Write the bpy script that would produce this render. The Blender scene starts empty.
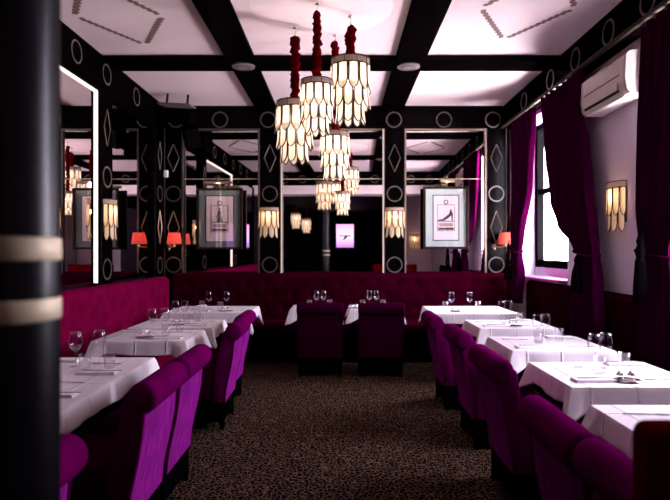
import bpy, bmesh, math, random
from math import sin, cos, pi, radians, sqrt
from mathutils import Vector, Matrix
random.seed(7)
scene = bpy.context.scene
C = scene.collection
H = 1.44                      # camera height; room coordinates: x right, y away from camera, z up

# ---------------------------------------------------------------- materials
def newmat(name):
    m = bpy.data.materials.new(name); m.use_nodes = True
    nt = m.node_tree; nt.nodes.clear()
    out = nt.nodes.new('ShaderNodeOutputMaterial')
    return m, nt, out
def N(nt, typ, **kw):
    n = nt.nodes.new(typ)
    for k, v in kw.items():
        if k in n.inputs: n.inputs[k].default_value = v
        else: setattr(n, k, v)
    return n
def pbr(name, col, rough=.5, metal=0., sheen=0., sheentint=(1,1,1,1), coat=0., spec=.5, var=0., vscale=8., bump=0., bscale=60., stretch=(1,1,1)):
    m, nt, out = newmat(name)
    b = N(nt, 'ShaderNodeBsdfPrincipled')
    b.inputs['Base Color'].default_value = (*col, 1)
    b.inputs['Roughness'].default_value = rough
    b.inputs['Metallic'].default_value = metal
    b.inputs['Sheen Weight'].default_value = sheen
    b.inputs['Sheen Tint'].default_value = sheentint
    b.inputs['Sheen Roughness'].default_value = .4
    b.inputs['Coat Weight'].default_value = coat
    b.inputs['Specular IOR Level'].default_value = spec
    tc = N(nt, 'ShaderNodeTexCoord')
    mp = N(nt, 'ShaderNodeMapping'); mp.inputs['Scale'].default_value = stretch
    nt.links.new(tc.outputs['Object'], mp.inputs['Vector'])
    if var > 0:
        no = N(nt, 'ShaderNodeTexNoise', Scale=vscale, Detail=4.)
        nt.links.new(mp.outputs['Vector'], no.inputs['Vector'])
        r = N(nt, 'ShaderNodeValToRGB')
        r.color_ramp.elements[0].position = .3; r.color_ramp.elements[1].position = .7
        r.color_ramp.elements[0].color = (*[max(0, c*(1-var)) for c in col], 1)
        r.color_ramp.elements[1].color = (*[min(1, c*(1+var)) for c in col], 1)
        nt.links.new(no.outputs['Fac'], r.inputs['Fac'])
        nt.links.new(r.outputs['Color'], b.inputs['Base Color'])
    if bump > 0:
        n2 = N(nt, 'ShaderNodeTexNoise', Scale=bscale, Detail=3.)
        nt.links.new(mp.outputs['Vector'], n2.inputs['Vector'])
        bp = N(nt, 'ShaderNodeBump', Strength=bump, Distance=.01)
        nt.links.new(n2.outputs['Fac'], bp.inputs['Height'])
        nt.links.new(bp.outputs['Normal'], b.inputs['Normal'])
    nt.links.new(b.outputs[0], out.inputs[0])
    return m
def glow(name, col, strength, base=(.8,.7,.6), trans=.5, estr_var=0.):
    """lit lamp glass / shade: translucent sheet with its own glow"""
    m, nt, out = newmat(name)
    d = N(nt, 'ShaderNodeBsdfDiffuse', Color=(*base, 1))
    t = N(nt, 'ShaderNodeBsdfTranslucent', Color=(*base, 1))
    mx = N(nt, 'ShaderNodeMixShader'); mx.inputs[0].default_value = trans
    nt.links.new(d.outputs[0], mx.inputs[1]); nt.links.new(t.outputs[0], mx.inputs[2])
    e = N(nt, 'ShaderNodeEmission', Color=(*col, 1), Strength=strength)
    ad = N(nt, 'ShaderNodeAddShader')
    nt.links.new(mx.outputs[0], ad.inputs[0]); nt.links.new(e.outputs[0], ad.inputs[1])
    nt.links.new(ad.outputs[0], out.inputs[0])
    return m
def emis(name, col, strength):
    m, nt, out = newmat(name)
    e = N(nt, 'ShaderNodeEmission', Color=(*col, 1), Strength=strength)
    nt.links.new(e.outputs[0], out.inputs[0]); return m

M = {}
def lacquer(name, col, gl, rough):
    m, nt, out = newmat(name)
    d = N(nt, 'ShaderNodeBsdfDiffuse', Color=(*col, 1)); g = N(nt, 'ShaderNodeBsdfGlossy', Roughness=rough)
    x = N(nt, 'ShaderNodeMixShader'); x.inputs[0].default_value = gl
    nt.links.new(d.outputs[0], x.inputs[1]); nt.links.new(g.outputs[0], x.inputs[2]); nt.links.new(x.outputs[0], out.inputs[0]); return m
M['plaster'] = pbr('ceiling_plaster', (.74,.59,.635), .6, var=.04, vscale=1.2, bump=.08, bscale=14, spec=.3)
M['relief'] = pbr('relief_plaster', (.84,.68,.73), .6)
M['stencil'] = pbr('stencil_paint', (.16,.09,.085), .8)
M['black'] = lacquer('black_lacquer', (.0010,.0005,.0007), .003, .25)
M['blackmat'] = lacquer('black_matt', (.0012,.0006,.0009), .001, .6)
M['goldline'] = pbr('dull_gold_paint', (.062,.046,.042), .5, metal=.25)
M['brass'] = pbr('pale_brass', (.32,.24,.17), .35, metal=.8)
M['brassdark'] = pbr('dark_brass_cames', (.035,.020,.012), .5, metal=.5)
M['band'] = pbr('gold_band', (.60,.49,.32), .55, metal=.2, var=.25, vscale=9)
M['wallwhite'] = pbr('lilac_white_wall', (.60,.51,.62), .7, var=.03, vscale=2)
M['walldark'] = pbr('dark_wall', (.006,.003,.005), .7, spec=.1)
M['rail'] = pbr('varnished_rail', (.025,.015,.011), .6, spec=.1)
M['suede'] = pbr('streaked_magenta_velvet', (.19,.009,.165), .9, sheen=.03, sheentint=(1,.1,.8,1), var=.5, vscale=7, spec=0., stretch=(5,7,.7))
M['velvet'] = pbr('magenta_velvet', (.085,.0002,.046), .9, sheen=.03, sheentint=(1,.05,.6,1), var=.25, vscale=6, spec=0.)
M['velvetred'] = pbr('red_velvet', (.085,.0002,.003), .9, sheen=.02, sheentint=(1,.05,.1,1), var=.25, vscale=6, spec=0.)
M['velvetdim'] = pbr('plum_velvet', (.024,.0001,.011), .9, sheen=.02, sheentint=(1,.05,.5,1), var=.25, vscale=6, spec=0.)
M['banq'] = pbr('raspberry_velvet', (.14,.0012,.030), .9, sheen=.03, sheentint=(1,.05,.4,1), var=.25, vscale=6, spec=0.)
M['banqback'] = pbr('wine_velvet', (.024,.0001,.0045), .9, sheen=.02, sheentint=(1,.05,.4,1), var=.25, vscale=6, spec=0.)
M['wine'] = pbr('burgundy_velvet_panel', (.012,.0001,.003), .9, sheen=.01, sheentint=(1,.05,.3,1), var=.25, vscale=6, spec=0.)
M['velvetshade'] = pbr('shaded_magenta_velvet', (.030,.0001,.014), .9, sheen=.01, sheentint=(1,.05,.6,1), var=.25, vscale=6, spec=0.)  # chair velvet darkened: the shade under the tables is put into the colour
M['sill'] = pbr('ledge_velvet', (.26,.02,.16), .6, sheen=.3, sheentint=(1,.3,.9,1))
M['curtain'] = pbr('purple_curtain_velvet', (.026,.0003,.014), .9, sheen=.02, sheentint=(1,.05,.7,1), var=.25, vscale=6, spec=0., stretch=(4,4,.5))
M['cord'] = pbr('red_ruched_fabric', (.075,.0003,.002), .9, spec=0., bump=.8, bscale=70)
M['cloth'] = pbr('white_linen', (.80,.72,.75), .8, bump=.12, bscale=25, spec=.2)
def add_creases(m):
    nt = m.node_tree; tc = N(nt, 'ShaderNodeTexCoord'); sx = N(nt, 'ShaderNodeSeparateXYZ'); nt.links.new(tc.outputs['Object'], sx.inputs[0])
    acc = None
    for ax, off in (('X', .02), ('Y', .05)):
        a_ = N(nt, 'ShaderNodeMath', operation='ADD'); a_.inputs[1].default_value = off; nt.links.new(sx.outputs[ax], a_.inputs[0])
        p = N(nt, 'ShaderNodeMath', operation='PINGPONG'); p.inputs[1].default_value = .12; nt.links.new(a_.outputs[0], p.inputs[0])
        q = N(nt, 'ShaderNodeMapRange'); q.inputs[2].default_value = .010; q.inputs[3].default_value = 1; q.inputs[4].default_value = 0; nt.links.new(p.outputs[0], q.inputs[0])
        if acc is None: acc = q.outputs[0]
        else:
            r = N(nt, 'ShaderNodeMath', operation='ADD'); nt.links.new(acc, r.inputs[0]); nt.links.new(q.outputs[0], r.inputs[1]); acc = r.outputs[0]
    bp0 = [n for n in nt.nodes if n.type == 'BUMP'][0]; pb = [n for n in nt.nodes if n.type == 'BSDF_PRINCIPLED'][0]
    bp = N(nt, 'ShaderNodeBump', Strength=.9, Distance=.006); nt.links.new(acc, bp.inputs['Height']); nt.links.new(bp0.outputs[0], bp.inputs['Normal']); nt.links.new(bp.outputs[0], pb.inputs['Normal'])
add_creases(M['cloth'])
M['napkin'] = pbr('napkin_linen', (.82,.78,.80), .8, bump=.1, bscale=80)
M['steel'] = pbr('cutlery_steel', (.62,.60,.60), .22, metal=1.)
M['chrome'] = pbr('chrome', (.8,.8,.8), .12, metal=1.)
M['ac'] = pbr('cream_plastic', (.42,.33,.30), .35)
M['acside'] = pbr('grey_cream_plastic', (.26,.21,.20), .5)
M['dark'] = pbr('dark_slot', (.002,.0015,.0015), .7, spec=.1)
M['grey'] = pbr('grey_metal_panel', (.13,.10,.105), .5)
M['white'] = pbr('white_plastic', (.8,.8,.8), .4)
M['framewood'] = pbr('bronze_frame', (.014,.007,.005), .5, spec=.08)
M['matgrey'] = pbr('grey_green_mat', (.14,.15,.145), .8)
M['matpale'] = pbr('pale_green_mat', (.38,.43,.41), .8)
M['paper'] = pbr('pink_paper', (.70,.50,.49), .9)
M['paperpale'] = pbr('pale_paper', (.60,.50,.54), .9)
M['ink'] = pbr('drawing_ink', (.035,.02,.022), .9)
M['inkpale'] = pbr('drawing_wash', (.30,.20,.19), .9)
M['winblack'] = lacquer('black_window_frame', (.0008,.0007,.0009), .0015, .5)
M['tassel'] = pbr('black_tassel', (.0012,.0004,.001), .8, spec=.03)
M['led'] = emis('led_strip', (1,.82,.72), .9)
M['edgeglow'] = emis('frame_edge_glow', (1,.80,.72), .45)
M['lampglass'] = glow('lit_capiz_glass', (1,.84,.70), .06, (.85,.72,.60), .6)
M['lampband'] = glow('capiz_band', (1,.70,.60), .02, (.36,.26,.23), .35)
M['sconceglass'] = glow('lit_amber_glass', (1,.66,.38), .10, (.85,.66,.45), .6)
M['redshade'] = glow('red_lamp_shade', (1,.22,.17), .09, (.34,.085,.066), .6)
M['screen'] = None

def mat_mirror():
    m, nt, out = newmat('mirror_silver')
    g = N(nt, 'ShaderNodeBsdfGlossy', Color=(.80,.76,.77,1), Roughness=0.0)
    nt.links.new(g.outputs[0], out.inputs[0]); return m
M['mirror'] = mat_mirror()
def mat_glass():
    m, nt, out = newmat('clear_glass')
    t = N(nt, 'ShaderNodeBsdfTransparent'); t.inputs[0].default_value = (.97,.965,.98,1)
    g = N(nt, 'ShaderNodeBsdfGlossy', Roughness=.03)
    lw = N(nt, 'ShaderNodeLayerWeight', Blend=.11)
    x = N(nt, 'ShaderNodeMixShader')
    nt.links.new(lw.outputs['Facing'], x.inputs[0])
    nt.links.new(t.outputs[0], x.inputs[1]); nt.links.new(g.outputs[0], x.inputs[2])
    nt.links.new(x.outputs[0], out.inputs[0]); return m
M['glass'] = mat_glass()
def mat_pane(name, refl):
    m, nt, out = newmat(name)
    t = N(nt, 'ShaderNodeBsdfTransparent'); g = N(nt, 'ShaderNodeBsdfGlossy', Roughness=.02)
    x = N(nt, 'ShaderNodeMixShader'); x.inputs[0].default_value = refl
    nt.links.new(t.outputs[0], x.inputs[1]); nt.links.new(g.outputs[0], x.inputs[2])
    nt.links.new(x.outputs[0], out.inputs[0]); return m
M['pane'] = mat_pane('window_pane', .05)
M['picpane'] = mat_pane('picture_glass', .07)
def mat_carpet():
    m, nt, out = newmat('animal_print_carpet')
    b = N(nt, 'ShaderNodeBsdfPrincipled', Roughness=.95)
    b.inputs['Specular IOR Level'].default_value = 0
    tc = N(nt, 'ShaderNodeTexCoord')
    no = N(nt, 'ShaderNodeTexNoise', Scale=18., Detail=2.)
    mp = N(nt, 'ShaderNodeVectorMath', operation='SCALE'); mp.inputs['Scale'].default_value = .035
    ad = N(nt, 'ShaderNodeVectorMath', operation='ADD')
    nt.links.new(tc.outputs['Object'], no.inputs['Vector'])
    nt.links.new(no.outputs['Color'], mp.inputs[0])
    nt.links.new(tc.outputs['Object'], ad.inputs[0]); nt.links.new(mp.outputs[0], ad.inputs[1])
    v = N(nt, 'ShaderNodeTexVoronoi', Scale=34.); v.feature = 'DISTANCE_TO_EDGE'
    nt.links.new(ad.outputs[0], v.inputs['Vector'])
    r = N(nt, 'ShaderNodeValToRGB'); cr = r.color_ramp
    cr.elements[0].position = .04; cr.elements[0].color = (.14,.085,.058,1)
    cr.elements[1].position = .13; cr.elements[1].color = (.0015,.0008,.0009,1)
    nt.links.new(v.outputs['Distance'], r.inputs['Fac'])
    # broad colour drift of the pile
    n2 = N(nt, 'ShaderNodeTexNoise', Scale=55., Detail=2.)
    nt.links.new(tc.outputs['Object'], n2.inputs['Vector'])
    r2 = N(nt, 'ShaderNodeValToRGB')
    r2.color_ramp.elements[0].position = .35; r2.color_ramp.elements[0].color = (.45,.42,.42,1)
    r2.color_ramp.elements[1].position = .65; r2.color_ramp.elements[1].color = (1,1,1,1)
    nt.links.new(n2.outputs['Fac'], r2.inputs['Fac'])
    mx = N(nt, 'ShaderNodeMix', data_type='RGBA', blend_type='MULTIPLY'); mx.inputs[0].default_value = 1
    nt.links.new(r.outputs[0], mx.inputs[6]); nt.links.new(r2.outputs[0], mx.inputs[7])
    nt.links.new(mx.outputs[2], b.inputs['Base Color'])
    bp = N(nt, 'ShaderNodeBump', Strength=.5, Distance=.01)
    nt.links.new(n2.outputs['Fac'], bp.inputs['Height']); nt.links.new(bp.outputs[0], b.inputs['Normal'])
    nt.links.new(b.outputs[0], out.inputs[0]); return m
M['carpet'] = mat_carpet()
def mat_screen():
    m, nt, out = newmat('lit_screen_picture')
    tc = N(nt, 'ShaderNodeTexCoord'); sx = N(nt, 'ShaderNodeSeparateXYZ')
    nt.links.new(tc.outputs['Object'], sx.inputs[0])
    ad = N(nt, 'ShaderNodeMath', operation='MULTIPLY_ADD'); ad.inputs[1].default_value = 1.0; ad.inputs[2].default_value = .5
    nt.links.new(sx.outputs['Z'], ad.inputs[0])
    r = N(nt, 'ShaderNodeValToRGB'); cr = r.color_ramp
    cr.elements[0].position = 0; cr.elements[0].color = (.35,.10,.65,1)
    cr.elements[1].position = 1; cr.elements[1].color = (1,.35,.65,1)
    e = cr.elements.new(.5); e.color = (.75,.5,1,1)
    nt.links.new(ad.outputs[0], r.inputs[0])
    em = N(nt, 'ShaderNodeEmission', Strength=1.2)
    nt.links.new(r.outputs[0], em.inputs[0]); nt.links.new(em.outputs[0], out.inputs[0]); return m
M['screen'] = mat_screen()

# ---------------------------------------------------------------- mesh helpers
def bm_():
    return bmesh.new()
def box(bm, x0, x1, y0, y1, z0, z1, bev=0., seg=2, mat=0):
    r = bmesh.ops.create_cube(bm, size=1)
    vs = r['verts']
    for v in vs:
        v.co = Vector((x0+(v.co.x+.5)*(x1-x0), y0+(v.co.y+.5)*(y1-y0), z0+(v.co.z+.5)*(z1-z0)))
    if bev > 0:
        es = list({e for v in vs for e in v.link_edges})
        bmesh.ops.bevel(bm, geom=es, offset=bev, segments=seg, affect='EDGES', profile=.5)
    return bm
def tube(bm, pts, r, n=8, cap=True):
    """tube through points; r scalar or list"""
    pts = [Vector(p) for p in pts]
    rs = r if isinstance(r, (list, tuple)) else [r]*len(pts)
    rings = []; prev = None
    for i, p in enumerate(pts):
        a = pts[max(i-1, 0)]; b = pts[min(i+1, len(pts)-1)]
        t = (b-a).normalized()
        if prev is None:
            up = Vector((0,0,1)) if abs(t.z) < .9 else Vector((1,0,0))
            u = t.cross(up).normalized()
        else:
            u = (prev - t*prev.dot(t)).normalized()
        prev = u; w = t.cross(u)
        rings.append([bm.verts.new(p + (u*cos(2*pi*k/n)+w*sin(2*pi*k/n))*rs[i]) for k in range(n)])
    for a, b in zip(rings, rings[1:]):
        for k in range(n):
            bm.faces.new((a[k], a[(k+1)%n], b[(k+1)%n], b[k]))
    if cap:
        bm.faces.new(rings[0][::-1]); bm.faces.new(rings[-1])
    return bm
def lathe(bm, prof, c=(0,0,0), n=20, axis='z', close=False):
    """prof: list of (r, h); axis direction of h"""
    rings = []
    for (r, h) in prof:
        ring = []
        for k in range(n):
            a = 2*pi*k/n
            if axis == 'z': p = (c[0]+r*cos(a), c[1]+r*sin(a), c[2]+h)
            elif axis == 'x': p = (c[0]+h, c[1]+r*cos(a), c[2]+r*sin(a))
            else: p = (c[0]+r*cos(a), c[1]+h, c[2]+r*sin(a))
            ring.append(bm.verts.new(p))
        rings.append(ring)
    m = len(rings)
    for i in range(m if close else m-1):
        a = rings[i]; b = rings[(i+1) % m]
        for k in range(n):
            bm.faces.new((a[k], a[(k+1)%n], b[(k+1)%n], b[k]))
    if not close:
        if prof[0][0] > 1e-6: bm.faces.new(rings[0][::-1])
        if prof[-1][0] > 1e-6: bm.faces.new(rings[-1])
    return bm
def prism(bm, poly, axis, a0, a1, bev=0.):
    """extrude a 2D polygon. axis 'y': poly=(x,z); 'x': poly=(y,z); 'z': poly=(x,y)"""
    def P(p, a):
        return {'y': (p[0], a, p[1]), 'x': (a, p[0], p[1]), 'z': (p[0], p[1], a)}[axis]
    v0 = [bm.verts.new(P(p, a0)) for p in poly]; v1 = [bm.verts.new(P(p, a1)) for p in poly]
    n = len(poly)
    f0 = bm.faces.new(v0); f1 = bm.faces.new(v1[::-1])
    for k in range(n):
        bm.faces.new((v0[k], v1[k], v1[(k+1)%n], v0[(k+1)%n]))
    if bev > 0:
        es = list(set(list(f0.edges)+list(f1.edges)))
        bmesh.ops.bevel(bm, geom=es, offset=bev, segments=3, affect='EDGES', profile=.5)
    return bm
def grid(bm, fn, nu, nv, closeu=False):
    """surface fn(i,j)->co"""
    V = [[bm.verts.new(fn(i, j)) for j in range(nv)] for i in range(nu)]
    for i in range(nu if closeu else nu-1):
        for j in range(nv-1):
            bm.faces.new((V[i][j], V[(i+1)%nu][j], V[(i+1)%nu][j+1], V[i][j+1]))
    return V
def ring(bm, c, nrm, R, w=.019, t=.004, n=36):
    """flat ring lying on a face with normal along axis letter nrm ('x','-x','y','-y','-z')"""
    prof = [(R-w/2, 0), (R-w/2, t), (R+w/2, t), (R+w/2, 0)]
    s = -1 if nrm[0] == '-' else 1
    lathe(bm, [(r, h*s) for r, h in prof], c, n, nrm[-1], close=True)
def obj(name, bm, mat, parent=None, smooth=False, loc=None, rot=None, autos=None):
    bmesh.ops.recalc_face_normals(bm, faces=bm.faces[:])
    me = bpy.data.meshes.new(name); bm.to_mesh(me); bm.free()
    me.materials.append(M[mat] if isinstance(mat, str) else mat)
    if smooth:
        for p in me.polygons: p.use_smooth = True
        if autos:
            try: me.set_sharp_from_angle(angle=radians(autos))
            except Exception: pass
    o = bpy.data.objects.new(name, me); C.objects.link(o)
    if parent: o.parent = parent
    if loc: o.location = loc
    if rot: o.rotation_euler = rot
    return o
def tag(o, label, cat, group=None, kind=None):
    o['label'] = label; o['category'] = cat
    if group: o['group'] = group
    if kind: o['kind'] = kind
    return o
def thing(name, label, cat, loc=(0,0,0), rotz=0, group=None):
    o = bpy.data.objects.new(name, None); C.objects.link(o)
    o.empty_display_size = .1
    o.location = loc; o.rotation_euler = (0,0,rotz)
    return tag(o, label, cat, group)
def struct(name, bm, mat, smooth=False, parent=None):
    o = obj(name, bm, mat, parent, smooth, autos=35 if smooth else None)
    if not parent: o['kind'] = 'structure'
    return o
def kids(o): return [c for c in bpy.data.objects if c.parent == o]
def copy_thing(src, loc, rotz=None, label=None, group=None, scale=None):
    def cp(o, par):
        c = o.copy(); C.objects.link(c)
        if par: c.parent = par
        for ch in kids(o): cp(ch, c)
        return c
    r = cp(src, None); r.location = loc
    if rotz is not None: r.rotation_euler = (0,0,rotz)
    if label: r['label'] = label
    if group: r['group'] = group
    if scale: r.scale = (scale,)*3
    return r
def point(name, loc, energy, col, r=.03, parent=None):
    l = bpy.data.lights.new(name, 'POINT'); l.energy = energy; l.color = col; l.shadow_soft_size = r
    o = bpy.data.objects.new(name, l); C.objects.link(o); o.location = loc
    if parent: o.parent = parent
    return o

# ---------------------------------------------------------------- room shell
XL, XR = -2.68, 2.50
YB, YF = 8.32, -8.0
ZC = 3.55
b = bm_(); box(b, XL-.15, 3.0, YF-.15, YB+.15, -.12, 0); struct('floor', b, 'carpet')
b = bm_(); box(b, XL-.15, 3.0, YF-.15, YB+.15, ZC, ZC+.12); struct('ceiling', b, 'plaster')
b = bm_(); box(b, XL-.12, XL, YF, YB, 0, ZC); struct('wall_left', b, 'walldark')
b = bm_(); box(b, XL, 3.0, YB, YB+.12, 0, ZC); struct('wall_back', b, 'walldark')
b = bm_(); box(b, XL, 3.0, YF-.12, YF, 0, ZC); struct('wall_front', b, 'walldark')
WINS = [(6.20, 7.85), (3.00, 4.62)]
ZS, ZT = 1.08, 3.16
b = bm_()
ys = [YF] + [v for w in sorted(WINS) for v in w] + [YB]
for k in range(0, len(ys), 2): box(b, XR, 2.86, ys[k], ys[k+1], 0, ZC)
for (a, c) in WINS:
    box(b, XR, 2.86, a, c, 0, ZS); box(b, 2.705, 2.86, a, c, ZS, 1.22); box(b, XR, 2.86, a, c, ZT, ZC)
struct('wall_right', b, 'wallwhite')
# windows: black frame, crossbar, mullion and panes
for i, (a, c) in enumerate(WINS):
    b = bm_(); x0, x1 = 2.72, 2.80
    zb = 1.22
    box(b, x0-.01, x1, a, a+.07, zb, ZT); box(b, x0-.01, x1, c-.10, c, zb, ZT)
    box(b, x0, x1, a+.07, c-.10, zb, zb+.10); box(b, x0, x1, a+.07, c-.10, ZT-.07, ZT)
    box(b, x0+.01, x1-.01, a+.07, c-.10, 2.21, 2.28)
    w = struct('window_%d' % (i+1), b, 'winblack')
    b = bm_(); box(b, 2.755, 2.760, a+.07, c-.10, zb+.10, 2.21); obj('window_pane', b, 'pane', w)
    b = bm_(); box(b, 2.755, 2.760, a+.07, c-.10, 2.28, ZT-.07); obj('window_pane', b, 'pane', w)
    pl = bpy.data.lights.new('daylight_portal', 'AREA'); pl.shape = 'RECTANGLE'; pl.size = c-a; pl.size_y = ZT-ZS
    pl.cycles.is_portal = True
    po = bpy.data.objects.new('daylight_portal', pl); C.objects.link(po)
    po.location = (2.83, (a+c)/2, (ZS+ZT)/2); po.rotation_euler = (radians(90), 0, radians(90))
# ceiling grid of black beams
tn = [0]
def trim(bm, mat='black', smooth=False):
    tn[0] += 1
    return struct('trim_%d' % tn[0], bm, mat, smooth)
ZB = 3.49
XCL, XCR = -2.55, 2.37
YC = 8.20
LB = [(-1.22, -.92), (.60, .92)]
CB = [(6.08, 6.45), (3.70, 4.05)]
for (a, c) in LB:
    b = bm_(); box(b, a, c, 1.5, YC, ZB, ZC, .006, 1); t = trim(b)
    xm = (a+c)/2
    for (p, q) in CB:
        r = bm_(); ym = (p+q)/2
        lathe(r, [(.125,0),(.125,-.012),(.09,-.02),(0,-.02)], (xm, ym, ZB), 28); obj('ceiling_boss', r, 'grey', t)
        r = bm_(); ring(r, (xm, ym, ZB-.02), '-z', .075, .014); obj('ceiling_ring', r, 'goldline', t)
for (p, q) in CB:
    b = bm_()
    for (a, c) in [(XCL, LB[0][0]), (LB[0][1], LB[1][0]), (LB[1][1], XCR)]:
        box(b, a, c, p, q, ZB, ZC, .006, 1)
    trim(b)
# cornices with rings: left, right, back, front downstand beam
ZCO = 3.215
b = bm_(); box(b, XL, XCL, 1.5, YB, ZCO, ZC, .006, 1); t = trim(b)
y = 1.9
for y in [2.35,3.1,3.85,4.65,5.47,6.18,7.08]:
    r = bm_(); ring(r, (XCL, y, 3.37), 'x', .105); obj('cornice_ring', r, 'goldline', t)
b = bm_(); box(b, XCR, XR, 1.5, YB, ZCO, ZC, .006, 1); t = trim(b)
for y in [1.8,2.5,3.2,3.75,4.35,4.99,5.69,6.37,7.28]:
    r = bm_(); ring(r, (XCR, y, 3.37), '-x', .105); obj('cornice_ring', r, 'goldline', t)
b = bm_(); box(b, XCL, XCR, YC, YB, ZCO, ZC, .006, 1); t = trim(b)
for px in [176, 220, 268, 331, 394, 444, 493]:
    r = bm_(); ring(r, ((px-340)*YC/565, YC, 3.345), '-y', .108); obj('cornice_ring', r, 'goldline', t)
b = bm_(); box(b, XCL-.1, XR, 1.2, 1.5, 3.215, ZC, .006, 1); t = trim(b)
for k in range(10):
    r = bm_(); ring(r, (-2.2+k*.48, 1.5, 3.345), 'y', .095); obj('cornice_ring', r, 'goldline', t)
# curtain rail trim along the right cornice
b = bm_(); box(b, 2.33, 2.37, 1.5, YC, 3.215, 3.25, .008); trim(b, 'rail')
# white soffit beyond the downstand beam
b = bm_(); box(b, XL+.02, XR, .55, 1.2, 2.98, 3.35, .02); trim(b, 'relief')
b = bm_(); box(b, XL+.02, XR, -7.9, .55, 3.12, 3.2); trim(b, 'walldark')

# ceiling ornaments: stencilled lozenges and plaster rose
def stencil(cx, cy, hw, hh):
    t = bpy.data.objects.new('ceiling_stencil', None); C.objects.link(t)
    pts = [(-.08, 1), (-1, .06), (-1, -.06), (-.08, -1), (.08, -1), (1, -.06), (1, .06), (.08, 1)]
    pts = [(cx+p[0]*hw, cy+p[1]*hh) for p in pts]
    segs = [(0,1),(2,3),(4,5),(6,7)]
    z = ZC-.001
    for (i, j) in segs:
        b = bm_()
        p, q = Vector(pts[i]), Vector(pts[j]); d = (q-p); L = d.length; d.normalize(); n = Vector((-d.y, d.x))
        k = int(L/.035)
        for s in range(k):
            a = p+d*(L*s/k); e = p+d*(L*(s+1.0)/k)
            w = .022
            o_ = n*.006*(1 if s % 2 else -1)
            poly = [a-n*w+o_, e-n*w+o_, e+n*w+o_, a+n*w+o_]
            prism(b, [(v.x, v.y) for v in poly], 'z', z-.003, z)
        obj('border_strip', b, 'stencil', t)
    return t
o = stencil(-1.985, 5.07, .37, .66); tag(o, 'dark zigzag lozenge border painted on the left ceiling panel', 'ceiling ornament', 'painted lozenges on the ceiling panels')
o = stencil(1.63, 4.90, .385, .68); tag(o, 'dark zigzag lozenge border painted on the right ceiling panel', 'ceiling ornament', 'painted lozenges on the ceiling panels')
b = bm_()
lathe(b, [(0,0),(0,-.006),(.10,-.010),(.16,-.003),(.24,-.008),(.30,-.003),(.40,-.008),(.47,-.003),(.56,-.007),(.62,0)], (-.16, 4.9, ZC), 48)
tag(obj('ceiling_rose', b, 'relief', smooth=True, autos=50), 'round white plaster rose in low relief on the middle ceiling panel', 'ceiling rose')

# ---------------------------------------------------------------- pilasters
def diamond(bm, c, ax, hw, hh, w=.012, t=.004):
    """hollow diamond. ax: 'y' faces -y at plane c.y ; 'x' faces +x"""
    for (a, d) in [((0,hh),(hw,0)), ((hw,0),(0,-hh)), ((0,-hh),(-hw,0)), ((-hw,0),(0,hh))]:
        if ax == 'y': p = (c[0]+a[0], c[1], c[2]+a[1]); q = (c[0]+d[0], c[1], c[2]+d[1])
        else: p = (c[0], c[1]+a[0], c[2]+a[1]); q = (c[0], c[1]+d[0], c[2]+d[1])
        tube(bm, [p, q], w/2, 4)
def pilaster_back(x0, x1, low_diamond):
    b = bm_(); box(b, x0, x1, YC, YB, 0, ZCO, .004, 1); t = trim(b)
    xm = (x0+x1)/2
    for z in (2.27, 1.24):
        r = bm_(); ring(r, (xm, YC, z), '-y', .108); obj('ring_ornament', r, 'goldline', t)
    r = bm_(); diamond(r, (xm, YC, 2.79), 'y', .085, .20); obj('diamond_ornament', r, 'goldline', t)
    if low_diamond:
        r = bm_(); diamond(r, (xm, YC, 1.78), 'y', .085, .24, .014); obj('diamond_ornament', r, 'brass', t)
    r = bm_()
    for x in (x0+.006, x1-.006): box(r, x-.006, x+.006, YC-.006, YC, 1.0, ZCO)
    obj('edge_line', r, 'goldline', t)
PB = [(-2.55, -2.285, 1), (-1.175, -.86, 0), (.64, .945, 0), (2.12, 2.42, 1)]
for p in PB: pilaster_back(*p)
def pilaster_left(y0, y1, low=False):
    b = bm_(); box(b, XL, XCL, y0, y1, 0, ZCO, .004, 1); t = trim(b)
    ym = (y0+y1)/2; R = min(.108, (y1-y0)/2-.03)
    for z in (2.25, 1.24):
        r = bm_(); ring(r, (XCL, ym, z), 'x', R); obj('ring_ornament', r, 'goldline', t)
    r = bm_(); diamond(r, (XCL, ym, 2.79), 'x', .085, .20); obj('diamond_ornament', r, 'goldline', t)
    if low:
        r = bm_(); diamond(r, (XCL, ym, 1.78), 'x', .085, .24, .014); obj('diamond_ornament', r, 'brass', t)
pilaster_left(7.80, 8.20, True); pilaster_left(6.04, 6.34); pilaster_left(3.45, 3.77)

# ---------------------------------------------------------------- mirrors
ZM0, ZM1 = 1.10, 3.215
SEAM = 2.49
def mirror_back(x0, x1, label, lit, edge):
    ang = .018
    t = thing('wall_mirror', label, 'mirror', ((x0+x1)/2, YC+.045, ZM0), 0, None)
    w = (x1-x0)/2; h = ZM1-ZM0
    g = thing0 = None
    for (a, c, nm) in [(0, SEAM-ZM0-.004, 'mirror_glass'), (SEAM-ZM0+.004, h, 'mirror_glass')]:
        b = bm_(); box(b, -w, w, -.003, .003, a, c); o = obj(nm, b, 'mirror', t, rot=(0,0,-ang))
    b = bm_(); box(b, -w, w, -.010, -.004, SEAM-ZM0-.004, SEAM-ZM0+.004); obj('mirror_joint', b, 'band', t, rot=(0,0,-ang))
    b = bm_(); e = .015
    for s in (-1, 1):
        box(b, s*w-(e if s > 0 else 0), s*w+(e if s < 0 else 0), -.055, -.02, 0, h)
    box(b, -w+e, w-e, -.055, -.02, h-e, h); box(b, -w+e, w-e, -.055, -.02, 0, e)
    obj('mirror_frame', b, edge, t)
    if lit:
        b = bm_()
        for s in (-1, 1): box(b, s*(w-.012)-.006, s*(w-.012)+.006, -.060, -.055, .0, h-.01)
        obj('glow_strip', b, 'edgeglow', t)  # softly emitting strips along the two side edges of the frame
mirror_back(-2.285, -1.175, 'large wall mirror on the back wall behind the grey-matted picture', False, 'goldline')
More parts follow.
